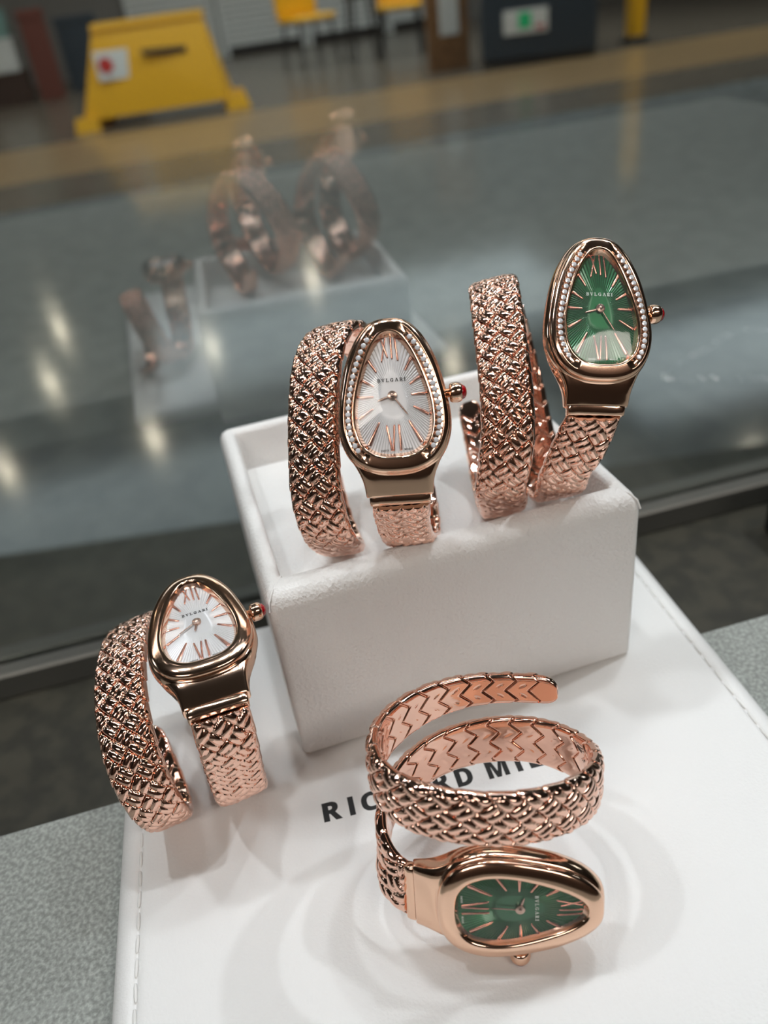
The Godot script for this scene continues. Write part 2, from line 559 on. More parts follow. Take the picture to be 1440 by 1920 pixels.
func bar_mesh(a: Vector2, b: Vector2, wa: float, wb: float, h := 0.28) -> ArrayMesh:
	var d := (b - a).normalized()
	var n := Vector2(-d.y, d.x)
	var rings := []
	for q in [[-0.0, 0.6, 0.1], [0.06, 1.0, 0.8], [0.5, 1.0, 1.0], [0.97, 1.0, 0.9], [1.0, 0.7, 0.1]]:
		var c := a.lerp(b, q[0])
		var w: float = lerpf(wa, wb, q[0]) * 0.5 * q[1]
		var ring := PackedVector3Array()
		for s in [[-1.0, 0.0], [-0.95, 0.7], [0.0, 1.0], [0.95, 0.7], [1.0, 0.0]]:
			var p: Vector2 = c + n * w * s[0]
			ring.append(Vector3(p.x, p.y, 0.03 + h * s[1] * q[2]) * MM)
		rings.append(ring)
	return loft(rings)

func dial_mesh() -> ArrayMesh:
	var na := 400
	var rows := [0.0, 0.1, 0.2, 0.3, 0.36, 0.4, 0.44, 0.5, 0.6, 0.7, 0.8, 0.9, 0.985]
	var v := PackedVector3Array()
	for r in rows:
		for j in na:
			var a := TAU * j / na
			var rr: float = table_at(open_rad, a) * r
			var pl: float = 0.1 * (1.0 if j % 4 < 2 else -1.0) * smoothstep(0.33, 0.47, r) * (0.35 + 0.65 * r)
			v.append(Vector3(CEN.x + rr * sin(a), CEN.y + rr * cos(a) + 2.0 * (1.0 - r), pl) * MM)
	var t := PackedInt32Array()
	for i in rows.size() - 1:
		for j in na:
			var a := i * na + j
			var b := i * na + (j + 1) % na
			t.append_array([a, a + na, b, b, a + na, b + na])
	return build(v, t)

func crystal_mesh() -> ArrayMesh:
	var rings := []
	for r in [0.99, 0.9, 0.75, 0.55, 0.35, 0.15, 0.02]:
		rings.append(case_ring(-(1.0 - r), 0.85 + 0.45 * (1.0 - r * r)))
	return loft(rings, false, false, true)

func neck_mesh() -> ArrayMesh:
	var sec := [[-6.0, 11.7, -0.9, -6.0], [-9.0, 11.75, -0.9, -6.3], [-11.5, 11.2, -0.85, -6.5], [-13.5, 10.3, -0.85, -6.6], [-15.2, 9.35, -0.9, -6.7], [-16.8, 8.6, -1.05, -6.8], [-18.2, 8.1, -1.5, -6.9], [-19.6, 7.8, -2.2, -7.0], [-20.8, 7.68, -2.85, -7.0], [-21.7, 7.62, -3.3, -7.0], [-22.0, 7.45, -3.55, -6.85]]
	var rings := []
	for s in sec:
		var ring := PackedVector3Array()
		var cz: float = (s[2] + s[3]) / 2
		var hz: float = (s[2] - s[3]) / 2
		for j in 48:
			var a := TAU * j / 48
			var c := cos(a)
			var d := sin(a)
			ring.append(Vector3(s[1] * signf(c) * pow(absf(c), 0.3), s[0], cz + hz * signf(d) * pow(absf(d), 0.42)) * MM)
		rings.append(ring)
	return loft(rings)

func end_link_mesh() -> ArrayMesh:
	var rings := []
	for s in [[-22.05, 6.7, -4.0, -6.4], [-22.15, 7.0, -3.7, -6.7], [-23.3, 6.95, -4.1, -7.1], [-23.9, 6.85, -4.5, -7.3], [-24.0, 6.5, -4.8, -7.1]]:
		var ring := PackedVector3Array()
		for j in 32:
			var a := TAU * j / 32
			var c := cos(a)
			var d := sin(a)
			ring.append(Vector3(s[1] * signf(c) * pow(absf(c), 0.25), s[0], (s[2] + s[3]) / 2 + (s[2] - s[3]) / 2 * signf(d) * pow(absf(d), 0.4)) * MM)
		rings.append(ring)
	return loft(rings)

func body_mesh() -> ArrayMesh:
	var rings := []
	for q in [[0.9, -0.6], [0.97, -0.75], [1.06, -1.0], [1.13, -1.6], [1.17, -2.5], [1.16, -3.6], [1.05, -5.0], [0.8, -6.3], [0.4, -6.9], [-0.1, -7.0], [-0.6, -7.05]]:
		rings.append(case_ring(q[0], q[1]))
	return loft(rings, true, true)

var parts := {}

func shared_meshes() -> void:
	open_rad = polar_table(OPEN_R)
	edge_rad = polar_table(EDGE_R)
	parts.body = body_mesh()
	parts.neck = neck_mesh()
	parts.end_link = end_link_mesh()
	parts.bezel = bezel_mesh(false)
	parts.bezel_set = bezel_mesh(true)
	parts.dial = dial_mesh()
	parts.crystal = crystal_mesh()
	parts.crown = lathe_x([[11.2, 0.1], [11.2, 1.0], [12.6, 1.0], [12.65, 1.7], [12.85, 2.05], [13.3, 2.25], [14.3, 2.28], [15.0, 2.12], [15.4, 1.85], [15.5, 1.6], [15.4, 0.1]], 0.0, -2.2)
	parts.cabochon = lathe_x([[15.3, 0.1], [15.3, 1.66], [15.65, 1.62], [16.0, 1.42], [16.3, 1.05], [16.48, 0.55], [16.52, 0.05]], 0.0, -2.2, 20)
	var inner := [[3.13, 5.32], [3.94, 2.25], [4.15, -0.03], [4.41, -2.64], [3.26, -5.66]]
	var outer := [[4.95, 8.5], [6.6, 3.9], [7.3, 0.0], [7.75, -4.7], [5.9, -10.7]]
	parts.marks = []
	for s in [1.0, -1.0]:
		for i in 5:
			parts.marks.append(bar_mesh(Vector2(s * inner[i][0], inner[i][1]), Vector2(s * outer[i][0], outer[i][1]), 0.42, 0.98 if i == 4 else 0.70))
	parts.numerals = [
		bar_mesh(Vector2(-1.9, 7.5), Vector2(-0.75, 12.9), 0.36, 0.34), bar_mesh(Vector2(-0.45, 8.3), Vector2(-1.75, 12.7), 0.36, 0.42),
		bar_mesh(Vector2(0.5, 8.0), Vector2(0.3, 13.0), 0.4, 0.44), bar_mesh(Vector2(1.75, 7.5), Vector2(1.3, 12.8), 0.4, 0.42),
		bar_mesh(Vector2(-1.75, -6.4), Vector2(-0.8, -12.2), 0.42, 0.52), bar_mesh(Vector2(0.0, -6.4), Vector2(-0.5, -12.2), 0.38, 0.42), bar_mesh(Vector2(1.0, -6.4), Vector2(1.15, -12.2), 0.46, 0.52)]
	parts.hub = lathe_dial([[0.0, 1.05], [0.55, 1.05], [0.66, 0.95], [0.66, 0.45], [0.78, 0.4], [0.82, 0.05]])
	# brilliant: a crown, a girdle and a pavilion
	var st := []
	for q in [[0.2, 0.33], [0.06, 0.58], [0.0, 0.6], [-0.35, 0.05]]:
		var ring := PackedVector3Array()
		for j in 8:
			ring.append(Vector3(q[1] * cos(TAU * j / 8), q[1] * sin(TAU * j / 8), q[0]) * MM)
		st.append(ring)
	parts.stone = flat(loft(st))

func lathe_dial(profile: Array) -> ArrayMesh:
	var rings := []
	for p in profile:
		var q := PackedVector3Array()
		for j in 24:
			q.append(Vector3(p[1] * cos(TAU * j / 24), p[1] * sin(TAU * j / 24), p[0]) * MM)
		rings.append(q)
	return loft(rings)

func flat(m: ArrayMesh) -> ArrayMesh:
	var s := SurfaceTool.new()
	s.create_from(m, 0)
	s.deindex()
	s.set_smooth_group(-1)
	var a := s.commit_to_arrays()
	var v: PackedVector3Array = a[Mesh.ARRAY_VERTEX]
	var n := PackedVector3Array()
	for i in range(0, v.size(), 3):
		var f := (v[i + 2] - v[i]).cross(v[i + 1] - v[i])
		f = (f * 1e9).normalized()
		n.append_array([f, f, f])
	var arr := []
	arr.resize(Mesh.ARRAY_MAX)
	arr[Mesh.ARRAY_VERTEX] = v
	arr[Mesh.ARRAY_NORMAL] = n
	var out := ArrayMesh.new()
	out.add_surface_from_arrays(Mesh.PRIMITIVE_TRIANGLES, arr)
	return out

func text_on_dial(words: String, serif: bool, width: float, at: Vector3, m: Material, parent: Node, spacing := 6) -> void:
	var tm := TextMesh.new()
	var font := SystemFont.new()
	font.font_names = PackedStringArray(["Droid Serif" if serif else "Droid Sans"])
	font.font_weight = 700
	var fv := FontVariation.new()
	fv.base_font = font
	fv.spacing_glyph = spacing
	tm.font = fv
	tm.font_size = 36
	tm.text = words
	tm.depth = 0.2
	tm.pixel_size = 0.01
	tm.curve_step = 2.0
	var ab := tm.get_aabb()
	var k := width * MM / ab.size.x
	var o := obj("lettering", tm, m, parent)
	o.transform = Transform3D(Basis(Vector3(k, 0, 0), Vector3(0, k, 0), Vector3(0, 0, k * 0.15)), at * MM - Vector3(ab.get_center().x * k, ab.get_center().y * k, 0))

# woven relief on the outside of the bracelet; s along, v across, in mm
func weave(s: float, v: float, c: float) -> float:
	var p := (s + v) / c
	var q := (s - v) / c
	var i := floori(p)
	var j := floori(q)
	var along := p - i - 0.5
	var across := q - j - 0.5
	if ((i + j) & 1) == 1:
		var k := along
		along = across
		across = k
	var e := 2.0 * absf(along)
	var u := (across + 0.5) * 2.0
	u = 2.0 * (u - floorf(u)) - 1.0
	var rib := sqrt(maxf(0.0, 1.0 - 0.97 * u * u))
	var ends := sqrt(maxf(0.0, 1.0 - pow(e, 9.0) * 0.97))
	return 0.30 * (1.0 - e * e) + 0.66 * rib * ends

func bracelet(root: Node3D, org: Vector3, data: Array, lug: Vector3, lug_n: Vector3, lug_t: Vector3, shift: Vector3) -> float:
	var P := PackedVector3Array([lug])
	var N := PackedVector3Array([lug_n])
	for i in range(0, data.size(), 6):
		P.append(Vector3(data[i], data[i + 1], data[i + 2]) + shift)
		N.append(Vector3(data[i + 3], data[i + 4], data[i + 5]))
	var n := P.size()
	var kn := PackedFloat32Array([0.0])
	for i in n - 1: kn.append(kn[i] + P[i].distance_to(P[i + 1]))
	var T := PackedVector3Array()
	for i in n:
		if i == 0: T.append(lug_t)
		elif i == n - 1: T.append((P[i] - P[i - 1]).normalized())
		else:
			var h0 := kn[i] - kn[i - 1]
			var h1 := kn[i + 1] - kn[i]
			T.append(((P[i] - P[i - 1]) / h0 * h1 + (P[i + 1] - P[i]) / h1 * h0) / (h0 + h1))
	# dense frames at even arc length
	var dp := PackedVector3Array()
	var dn := PackedVector3Array()
	for i in n - 1:
		var h := kn[i + 1] - kn[i]
		var steps := maxi(8, int(h * 3.0))
		for s in steps + (1 if i == n - 2 else 0):
			var u := float(s) / steps
			var u2 := u * u
			var u3 := u2 * u
			dp.append(P[i] * (2 * u3 - 3 * u2 + 1) + T[i] * h * (u3 - 2 * u2 + u) + P[i + 1] * (3 * u2 - 2 * u3) + T[i + 1] * h * (u3 - u2))
			dn.append(N[i].lerp(N[i + 1], u2 * (3.0 - 2.0 * u)).normalized())
	var arc := PackedFloat32Array([0.0])
	for i in dp.size() - 1: arc.append(arc[i] + dp[i].distance_to(dp[i + 1]))
	var total := arc[-1]
	var step := 0.35
	var cnt := int(total / step) + 1
	var fp := PackedVector3Array()
	var fnn := PackedVector3Array()
	var fb := PackedVector3Array()
	var k := 0
	for i in cnt:
		var s := i * step
		while k < arc.size() - 2 and arc[k + 1] < s: k += 1
		var f := (s - arc[k]) / (arc[k + 1] - arc[k])
		fp.append(dp[k].lerp(dp[k + 1], f))
		var t := (dp[mini(k + 2, dp.size() - 1)] - dp[maxi(k - 1, 0)]).normalized()
		var nn := dn[k].lerp(dn[k + 1], f)
		nn = (nn - t * nn.dot(t)).normalized()
		fnn.append(nn)
		fb.append(t.cross(nn))
	# links
	var L := 5.25
	var cap := 7.0
	var links := int((total - cap) / L)
	L = (total - cap) / links
	var NO := 86
	var NI := 30
	var vs := PackedFloat32Array()      # across, -1..1
	var zs := PackedInt32Array()        # 0 outer, 1 inner, 2 side
	var lv := PackedFloat32Array()      # level on sides
	for j in NO:
		vs.append(lerpf(-0.965, 0.965, j / (NO - 1.0))); zs.append(0); lv.append(1.0)
	for q in [[1.0, 0.8], [1.015, 0.5], [0.99, 0.15]]:
		vs.append(q[0]); zs.append(2); lv.append(q[1])
	for j in NI:
		vs.append(lerpf(0.93, -0.93, j / (NI - 1.0))); zs.append(1); lv.append(0.0)
	for q in [[-0.99, 0.15], [-1.015, 0.5], [-1.0, 0.8]]:
		vs.append(q[0]); zs.append(2); lv.append(q[1])
	var us := [-1.0, 0.006, 0.025, 0.05, 0.085, 0.125, 0.17, 0.215, 0.26, 0.305, 0.35, 0.395, 0.44, 0.475, 0.5, 0.525, 0.56, 0.605, 0.65, 0.695, 0.74, 0.785, 0.83, 0.875, 0.915, 0.95, 0.975, 0.994, 2.0]
	var ring_n := vs.size()
	var tri := PackedInt32Array()
	for i in us.size() - 1:
		for j in ring_n:
			var a := i * ring_n + j
			var b := i * ring_n + (j + 1) % ring_n
			tri.append_array([a, b, a + ring_n, b, b + ring_n, a + ring_n])
	var lowest := 1e9
	for li in links + 1:
		var is_cap := li == links
		var s0 := li * L
		var len := cap if is_cap else L
		var verts := PackedVector3Array()
		for iu in us.size():
			var u: float = clampf(us[iu], 0.006, 0.994)
			if is_cap: u = clampf(us[iu], 0.0, 0.985)
			var lip: bool = us[iu] < 0.0 or us[iu] > 1.0
			var edge := minf(u, 1.0 - u)
			var rec := 1.0 - smoothstep(0.0, 0.1, edge)
			if is_cap: rec = 1.0 - smoothstep(0.0, 0.05, u)
			for j in ring_n:
				var sm := s0 + u * len
				var left := total - sm
				var w := lerpf(7.4, 13.2, smoothstep(3.0, 62.0, left)) * 0.5
				var th := 1.0
				if is_cap:
					var e := clampf(u, 0.0, 1.0)
					var rnd := sqrt(maxf(0.02, 1.0 - pow(maxf(0.0, (e - 0.35) / 0.65), 2.4)))
					w *= rnd
					th = 0.35 + 0.65 * rnd
				else:
					w += 0.26 * (u - 0.5)
				var v := vs[j]
				var zig := 0.0
				if not is_cap or u < 0.5:
					zig = L * 0.5 - absf(fposmod(v * w, L) - L * 0.5)
					if is_cap: zig *= 1.0 - u * 2.0
					elif li == 0: zig *= u
				var s := clampf(sm + zig, 0.0, total - 0.4)
				var f := s / step
				var fi := mini(int(f), cnt - 2)
				f -= fi
				var bp := fp[fi].lerp(fp[fi + 1], f)
				var bn := fnn[fi].lerp(fnn[fi + 1], f)
				var bb := fb[fi].lerp(fb[fi + 1], f)
				var x := v * w
				var a := absf(v)
				var crown := 1.5 + 0.75 * (1.0 - a * a * a)
				var h := 0.0
				if zs[j] == 0:
					h = crown
					if not is_cap:
						h += weave(s, x, L) * (1.0 - 0.6 * smoothstep(0.88, 1.0, a)) - 0.06 * rec
					else: h += 0.35 * (1.0 - smoothstep(0.3, 1.0, a))
				elif zs[j] == 1:
					h = 0.36 * rec + 0.22 * smoothstep(0.75, 1.0, a)
					if not is_cap:
						for dv in [-0.36, 0.36]:
							var dd := Vector2((u - 0.5) * len, (v - dv) * w).length_squared()
							h += 0.16 * exp(-dd / 0.22)
				else:
					h = lv[j] * 1.75 + 0.1
					x -= signf(v) * 0.16 * rec
				h *= th
				if lip:
					x *= 0.9
					h = lerpf(h, 1.0 * th, 0.6)
				var pos := bp + bb * x + bn * h
				lowest = minf(lowest, pos.y)
				verts.append((pos - org) * MM)
		obj("tail_cap" if is_cap else "link", build(verts, tri.duplicate(), true), M.gold, root)
	return lowest

func watch(label: String, org: Vector3, pos: Vector3, rows: Array, data: Array, dial_m: Material, print_m: Material, stones: bool, hour_tip: Vector2, minute_tip: Vector2, shift := Vector3.ZERO, bend := Vector2(0.53, 0.85)) -> void:
	var root := thing("wrist_watch", label, "watch", org * MM, "coiled rose gold watches on display")
	var bs := Basis(Vector3(rows[0][0], rows[1][0], rows[2][0]), Vector3(rows[0][1], rows[1][1], rows[2][1]), Vector3(rows[0][2], rows[1][2], rows[2][2])).orthonormalized()
	pos += shift
	var xf := Transform3D(bs, (pos - org) * MM)
	obj("case_body", parts.body, M.gold_case, root, xf)
	obj("neck", parts.neck, M.gold_case, root, xf)
	obj("end_link", parts.end_link, M.gold_case, root, xf)
	var bz := obj("bezel", parts.bezel_set if stones else parts.bezel, M.gold_case, root, xf)
	if stones:
		tag(bz, "bezel set with two rows of small clear stones")
		var beads := SurfaceTool.new()
		var bead := SphereMesh.new()
		bead.radius = 0.17 * MM
		bead.height = 0.34 * MM
		bead.radial_segments = 8
		bead.rings = 4
		for s in [1.0, -1.0]:
			# even spacing along the channel
			var path := PackedVector3Array()
			for i in 240:
				var a: float = deg_to_rad(lerpf(13.0, 148.0, i / 239.0)) * s
				var r := lerpf(table_at(open_rad, a), table_at(edge_rad, a), 0.455)
				path.append(Vector3(CEN.x + r * sin(a), CEN.y + r * cos(a), 1.2))
			var arc := 0.0
			for i in 239: arc += path[i].distance_to(path[i + 1])
			var cnt := 19
			var gap := arc / (cnt + 1.6)
			var want := gap * 1.3
			var run := 0.0
			var made := 0
			var bw := gap * 0.35
			for i in 239:
				run += path[i].distance_to(path[i + 1])
				var t := (path[i + 1] - path[i]).normalized()
				var side := Vector3(-t.y, t.x, 0)
				if run >= want and made < cnt:
					want += gap
					made += 1
					obj("diamond", parts.stone, M.diamond, bz, Transform3D(Basis.IDENTITY, path[i] * MM + Vector3(0, 0, 0.2 * MM)))
				if run >= bw:
					bw += gap * 0.5 if (bw < gap * 0.9 or bw > arc - gap * 1.2) else gap
					for e in [-0.55, 0.55]:
						beads.append_from(bead, 0, Transform3D(Basis.IDENTITY, (path[i] + side * e + Vector3(0, 0, 0.08)) * MM))
		var bd := obj("bead_setting", beads.commit(), M.gold_case, bz)
		tag(bd, "tiny gold setting beads", "", "", "stuff")
	var dial := obj("dial", parts.dial, dial_m, root, xf)
	for m in parts.marks: obj("hour_marker", m, M.gold_marker, dial)
	for m in parts.numerals: obj("numeral_stroke", m, M.gold_marker, dial)
	text_on_dial("BVLGARI", true, 6.3, Vector3(0, 3.5, 0.07), print_m, dial, 8)
	text_on_dial("SWISS", false, 1.75, Vector3(-2.45, -12.05, 0.09), print_m, dial, 4)
	text_on_dial("MADE", false, 1.75, Vector3(2.75, -12.0, 0.09), print_m, dial, 4)
	obj("hour_hand", hand_mesh(hour_tip, 0.62, 0.34), M.steel_hand, dial)
	obj("minute_hand", hand_mesh(minute_tip, 0.42, 0.5), M.steel_hand, dial)
	obj("hand_hub", parts.hub, M.steel_hand, dial)
	var cr := obj("crystal", parts.crystal, M.crystal, root, xf)
	tag(cr, "clear domed glass over the dial")
	var cw := obj("crown", parts.crown, M.gold_case, root, xf)
	var cb := obj("cabochon", parts.cabochon, M.ruby, cw)
	tag(cb, "dark red cabochon tip")
	var lug := pos + bs * Vector3(0, -22.7, -6.9)
	var ln := (bs * Vector3(0, -bend.y, bend.x)).normalized()
	var lt := (bs * Vector3(0, -bend.x, -bend.y)).normalized()
	bracelet(root, org, data, lug, ln, lt, shift)

func hand_mesh(tip: Vector2, w: float, z: float) -> ArrayMesh:
	var d := tip.normalized()
	var n := Vector2(-d.y, d.x)
	var len := tip.length()
	var rings := []
	for q in [[0.0, 0.8, 0.0], [0.05, 0.9, 0.0], [0.6, 1.0, 0.0], [0.88, 0.8, 0.0], [1.0, 0.15, 0.0]]:
		var c: Vector2 = d * len * q[0]
		var hw: float = w * 0.5 * q[1]
		var ring := PackedVector3Array()
		for s in [[-1.0, 0.0], [0.0, 0.1], [1.0, 0.0], [0.0, -0.08]]:
			var p: Vector2 = c + n * hw * s[0]
			ring.append(Vector3(p.x, p.y, z + s[1]) * MM)
		rings.append(ring)
	return loft(rings)

const COIL_LOW := [14.8,18.3,41.5,-0.91,0.03,-0.42, 18.7,19,36.1,-0.68,-0.03,-0.73, 24.4,19.4,32.3,-0.43,-0.07,-0.9, 31.8,19.7,30,-0.15,-0.11,-0.98, 39.5,19.8,29.9,0.13,-0.13,-0.98, 47,20.2,31.9,0.4,-0.15,-0.9, 53.2,21.1,35.8,0.66,-0.15,-0.73, 57.3,22.2,40.7,0.88,-0.13,-0.46, 59.2,24,46.5,0.99,-0.09,-0.06, 58.4,26.9,52.2,0.93,-0.04,0.37, 55.1,30.6,57.3,0.72,0.02,0.7, 49.6,34.1,61.1,0.45,0.07,0.89, 42.9,36.7,63,0.18,0.1,0.98, 35.3,38.9,63.1,-0.1,0.13,0.99, 27.8,40.3,61.1,-0.37,0.15,0.92, 21.3,40.8,57.3,-0.63,0.15,0.76, 16.7,40.2,52,-0.86,0.14,0.49, 14.7,39.3,46.3,-0.99,0.1,0.11, 15.3,38.4,40.1,-0.94,0.04,-0.33, 18.7,37.3,34.5,-0.74,-0.02,-0.67, 24.5,36.3,30.2,-0.47,-0.07,-0.88, 31.8,35.5,27.6,-0.19,-0.1,-0.98, 39.4,35,27.2,0.07,-0.13,-0.99, 47.2,34.9,29,0.35,-0.14,-0.93, 53.9,35.2,32.2,0.55,-0.15,-0.82, 59.5,35.8,36.0,0.6,-0.14,-0.78]
const COIL_MID := [37,69.3,-1.8,-0.37,-0.37,0.85, 38.6,62.4,-5.9,-0.23,-0.67,0.7, 42.5,54.8,-13.9,-0.1,-0.85,0.52, 44.9,52.1,-20.4,0.09,-0.98,0.2, 47,52.5,-27.6,0.28,-0.95,-0.17, 48.6,55.7,-34.6,0.39,-0.81,-0.44, 50.5,63.8,-44,0.44,-0.67,-0.6, 51.1,71.9,-50.8,0.48,-0.48,-0.73, 50.3,79.1,-54.4,0.48,-0.16,-0.86, 48.3,85.7,-55.2,0.41,0.23,-0.88, 45,91.9,-53.4,0.28,0.58,-0.76, 39.2,99.7,-47.2,0.15,0.79,-0.6, 34.9,103,-41.8,-0.03,0.95,-0.31, 30.9,103.2,-35.8,-0.23,0.97,0.06, 27.3,100.5,-29.8,-0.36,0.86,0.37, 23.8,94.2,-22.7,-0.44,0.7,0.57, 20.5,84.4,-15,-0.47,0.55,0.69, 19,77,-11.7,-0.49,0.28,0.83, 19,69.5,-10.9,-0.44,-0.11,0.89, 20.2,62.8,-12.8,-0.32,-0.49,0.81, 23.4,54.3,-19.4,-0.19,-0.73,0.65, 25.2,49.2,-26.5,-0.04,-0.91,0.42, 26,47.3,-34.2,0.17,-0.98,0.05, 26.7,48.6,-41.9,0.33,-0.89,-0.3, 27.7,53.5,-50.4,0.42,-0.73,-0.54, 28.8,63.1,-60.2,0.46,-0.59,-0.66]
const COIL_GREEN := [82.9,77.6,-0.6,-0.4,-0.14,0.9, 81.5,70,-4.2,-0.27,-0.52,0.81, 84.2,58.9,-12.5,-0.17,-0.7,0.7, 85.5,54.1,-18.9,0.02,-0.91,0.42, 86.6,52.7,-25.5,0.23,-0.97,0.02, 87.9,54.4,-32.7,0.36,-0.88,-0.3, 89.7,60.1,-42.2,0.42,-0.77,-0.49, 91.9,69.4,-53.3,0.45,-0.65,-0.61, 92.1,75.7,-58,0.48,-0.38,-0.8, 91.2,81.9,-59.7,0.42,0.05,-0.9, 89.2,88.6,-58.5,0.29,0.46,-0.84, 84,99.2,-52,0.19,0.66,-0.73, 81.2,104.2,-46.4,0.01,0.88,-0.47, 79,105.7,-40.3,-0.2,0.98,-0.07, 76.6,104.2,-33.5,-0.35,0.9,0.27, 73.7,98.5,-24.5,-0.42,0.77,0.48, 69.9,88.1,-12.8,-0.45,0.66,0.6, 68,81.1,-8.6,-0.48,0.39,0.79, 66.5,74,-7.8,-0.43,-0.03,0.9, 66.1,66.8,-10,-0.31,-0.43,0.85, 69.6,55.1,-17.6,-0.2,-0.65,0.74, 71.3,49.2,-24.1,-0.03,-0.87,0.49, 72.5,47.1,-31.1,0.19,-0.98,0.08, 73.6,48.4,-38.9,0.35,-0.89,-0.28, 75.2,54,-48.7,0.42,-0.77,-0.48, 77.3,64.6,-61.8,0.45,-0.64,-0.62]
const COIL_LEFT := [-17,24.2,19.4,-0.01,-0.1,0.99, -17.3,16.9,17.1,0.08,-0.49,0.87, -17.7,11.3,12.1,0.15,-0.79,0.59, -18.4,7.7,5,0.19,-0.95,0.27, -19.4,6.5,-3.4,0.2,-0.98,-0.04, -20.7,7.9,-12.3,0.2,-0.93,-0.3, -22.5,11.4,-20.5,0.19,-0.82,-0.55, -24.6,16.6,-26.7,0.15,-0.62,-0.77, -26.8,22.9,-30.5,0.09,-0.31,-0.95, -29.2,29.6,-31.4,0.01,0.09,-1, -31.7,36,-29.4,-0.07,0.48,-0.87, -33.8,40.9,-24.7,-0.14,0.79,-0.6, -35.7,44,-17.7,-0.19,0.95,-0.26, -37.1,44.6,-9.6,-0.2,0.98,0.04, -38.3,42.8,-1,-0.2,0.93,0.3, -38.9,38.8,6.9,-0.19,0.82,0.55, -38.8,33.3,12.9,-0.15,0.61,0.77, -38,26.8,16.5,-0.09,0.31,0.95, -37.1,19.9,17.4,-0.01,-0.09,1, -36.5,13.2,15.2,0.07,-0.49,0.87, -36.3,7.8,10.5,0.14,-0.79,0.6, -36.7,4.4,3.7,0.19,-0.94,0.27, -37.6,3.3,-4.4,0.2,-0.98,-0.03, -39.2,4.5,-13.2,0.2,-0.93,-0.3, -41.3,7.9,-21.3,0.19,-0.82,-0.55]

func watches() -> void:
	shared_meshes()
	watch("rose gold coiled watch with silver dial and stone-set bezel, standing in the white box", Vector3(26, 43.6, -34), Vector3(38.03, 102.03, -2.07), [[0.9552, 0.1884, -0.2282], [-0.0236, 0.8173, 0.5757], [0.295, -0.5445, 0.7852]], COIL_MID, M.silver_dial, M.dial_print_dark, true, Vector2(-3.5, -1.1), Vector2(3.25, -4.6))
	watch("rose gold coiled watch with green dial and stone-set bezel, standing in the white box", Vector3(72.5, 43.6, -31), Vector3(90.72, 109.34, -6.1), [[0.9635, 0.2645, -0.0426], [-0.1776, 0.7497, 0.6375], [0.2005, -0.6066, 0.7693]], COIL_GREEN, M.green_dial, M.dial_print_pale, true, Vector2(-3.8, -1.15), Vector2(3.2, -5.4))
	watch("rose gold coiled watch with silver dial and plain bezel, standing left of the white box", Vector3(-37, 0, -4), Vector3(-16.72, 56.91, 0.05), [[0.9994, -0.034, 0.0005], [0.0018, 0.0689, 0.9976], [-0.034, -0.997, 0.069]], COIL_LEFT, M.silver_dial, M.dial_print_dark, false, Vector2(-0.8, -3.0), Vector2(-4.8, -2.9))
	watch("rose gold coiled watch with green dial and plain bezel, lying on the board", Vector3(36, 0, 68), Vector3(34.52, 14.03, 68.11), [[-0.1292, 0.9463, -0.2965], [-0.9518, -0.0345, 0.3048], [0.2782, 0.3216, 0.9051]], COIL_LOW, M.green_dial, M.dial_print_pale, false, Vector2(-2.9, 0.9), Vector2(-0.5, -6.1), Vector3(-0.38, 1.75, 0.9), Vector2(0.87, 0.49))

# ---------------------------------------------------------------- things in the hall
func prism(bottom: Array, top: Array, y0: float, y1: float) -> ArrayMesh:
	# quads given as [x, z] in metres, counted round
	var rings := []
	for f in [0.0, 0.02, 0.98, 1.0]:
		var r := PackedVector3Array()
		for i in bottom.size():
			r.append(Vector3(lerpf(bottom[i][0], top[i][0], f), lerpf(y0, y1, f), lerpf(bottom[i][1], top[i][1], f)))
		rings.append(r)
	return flat(loft(rings))

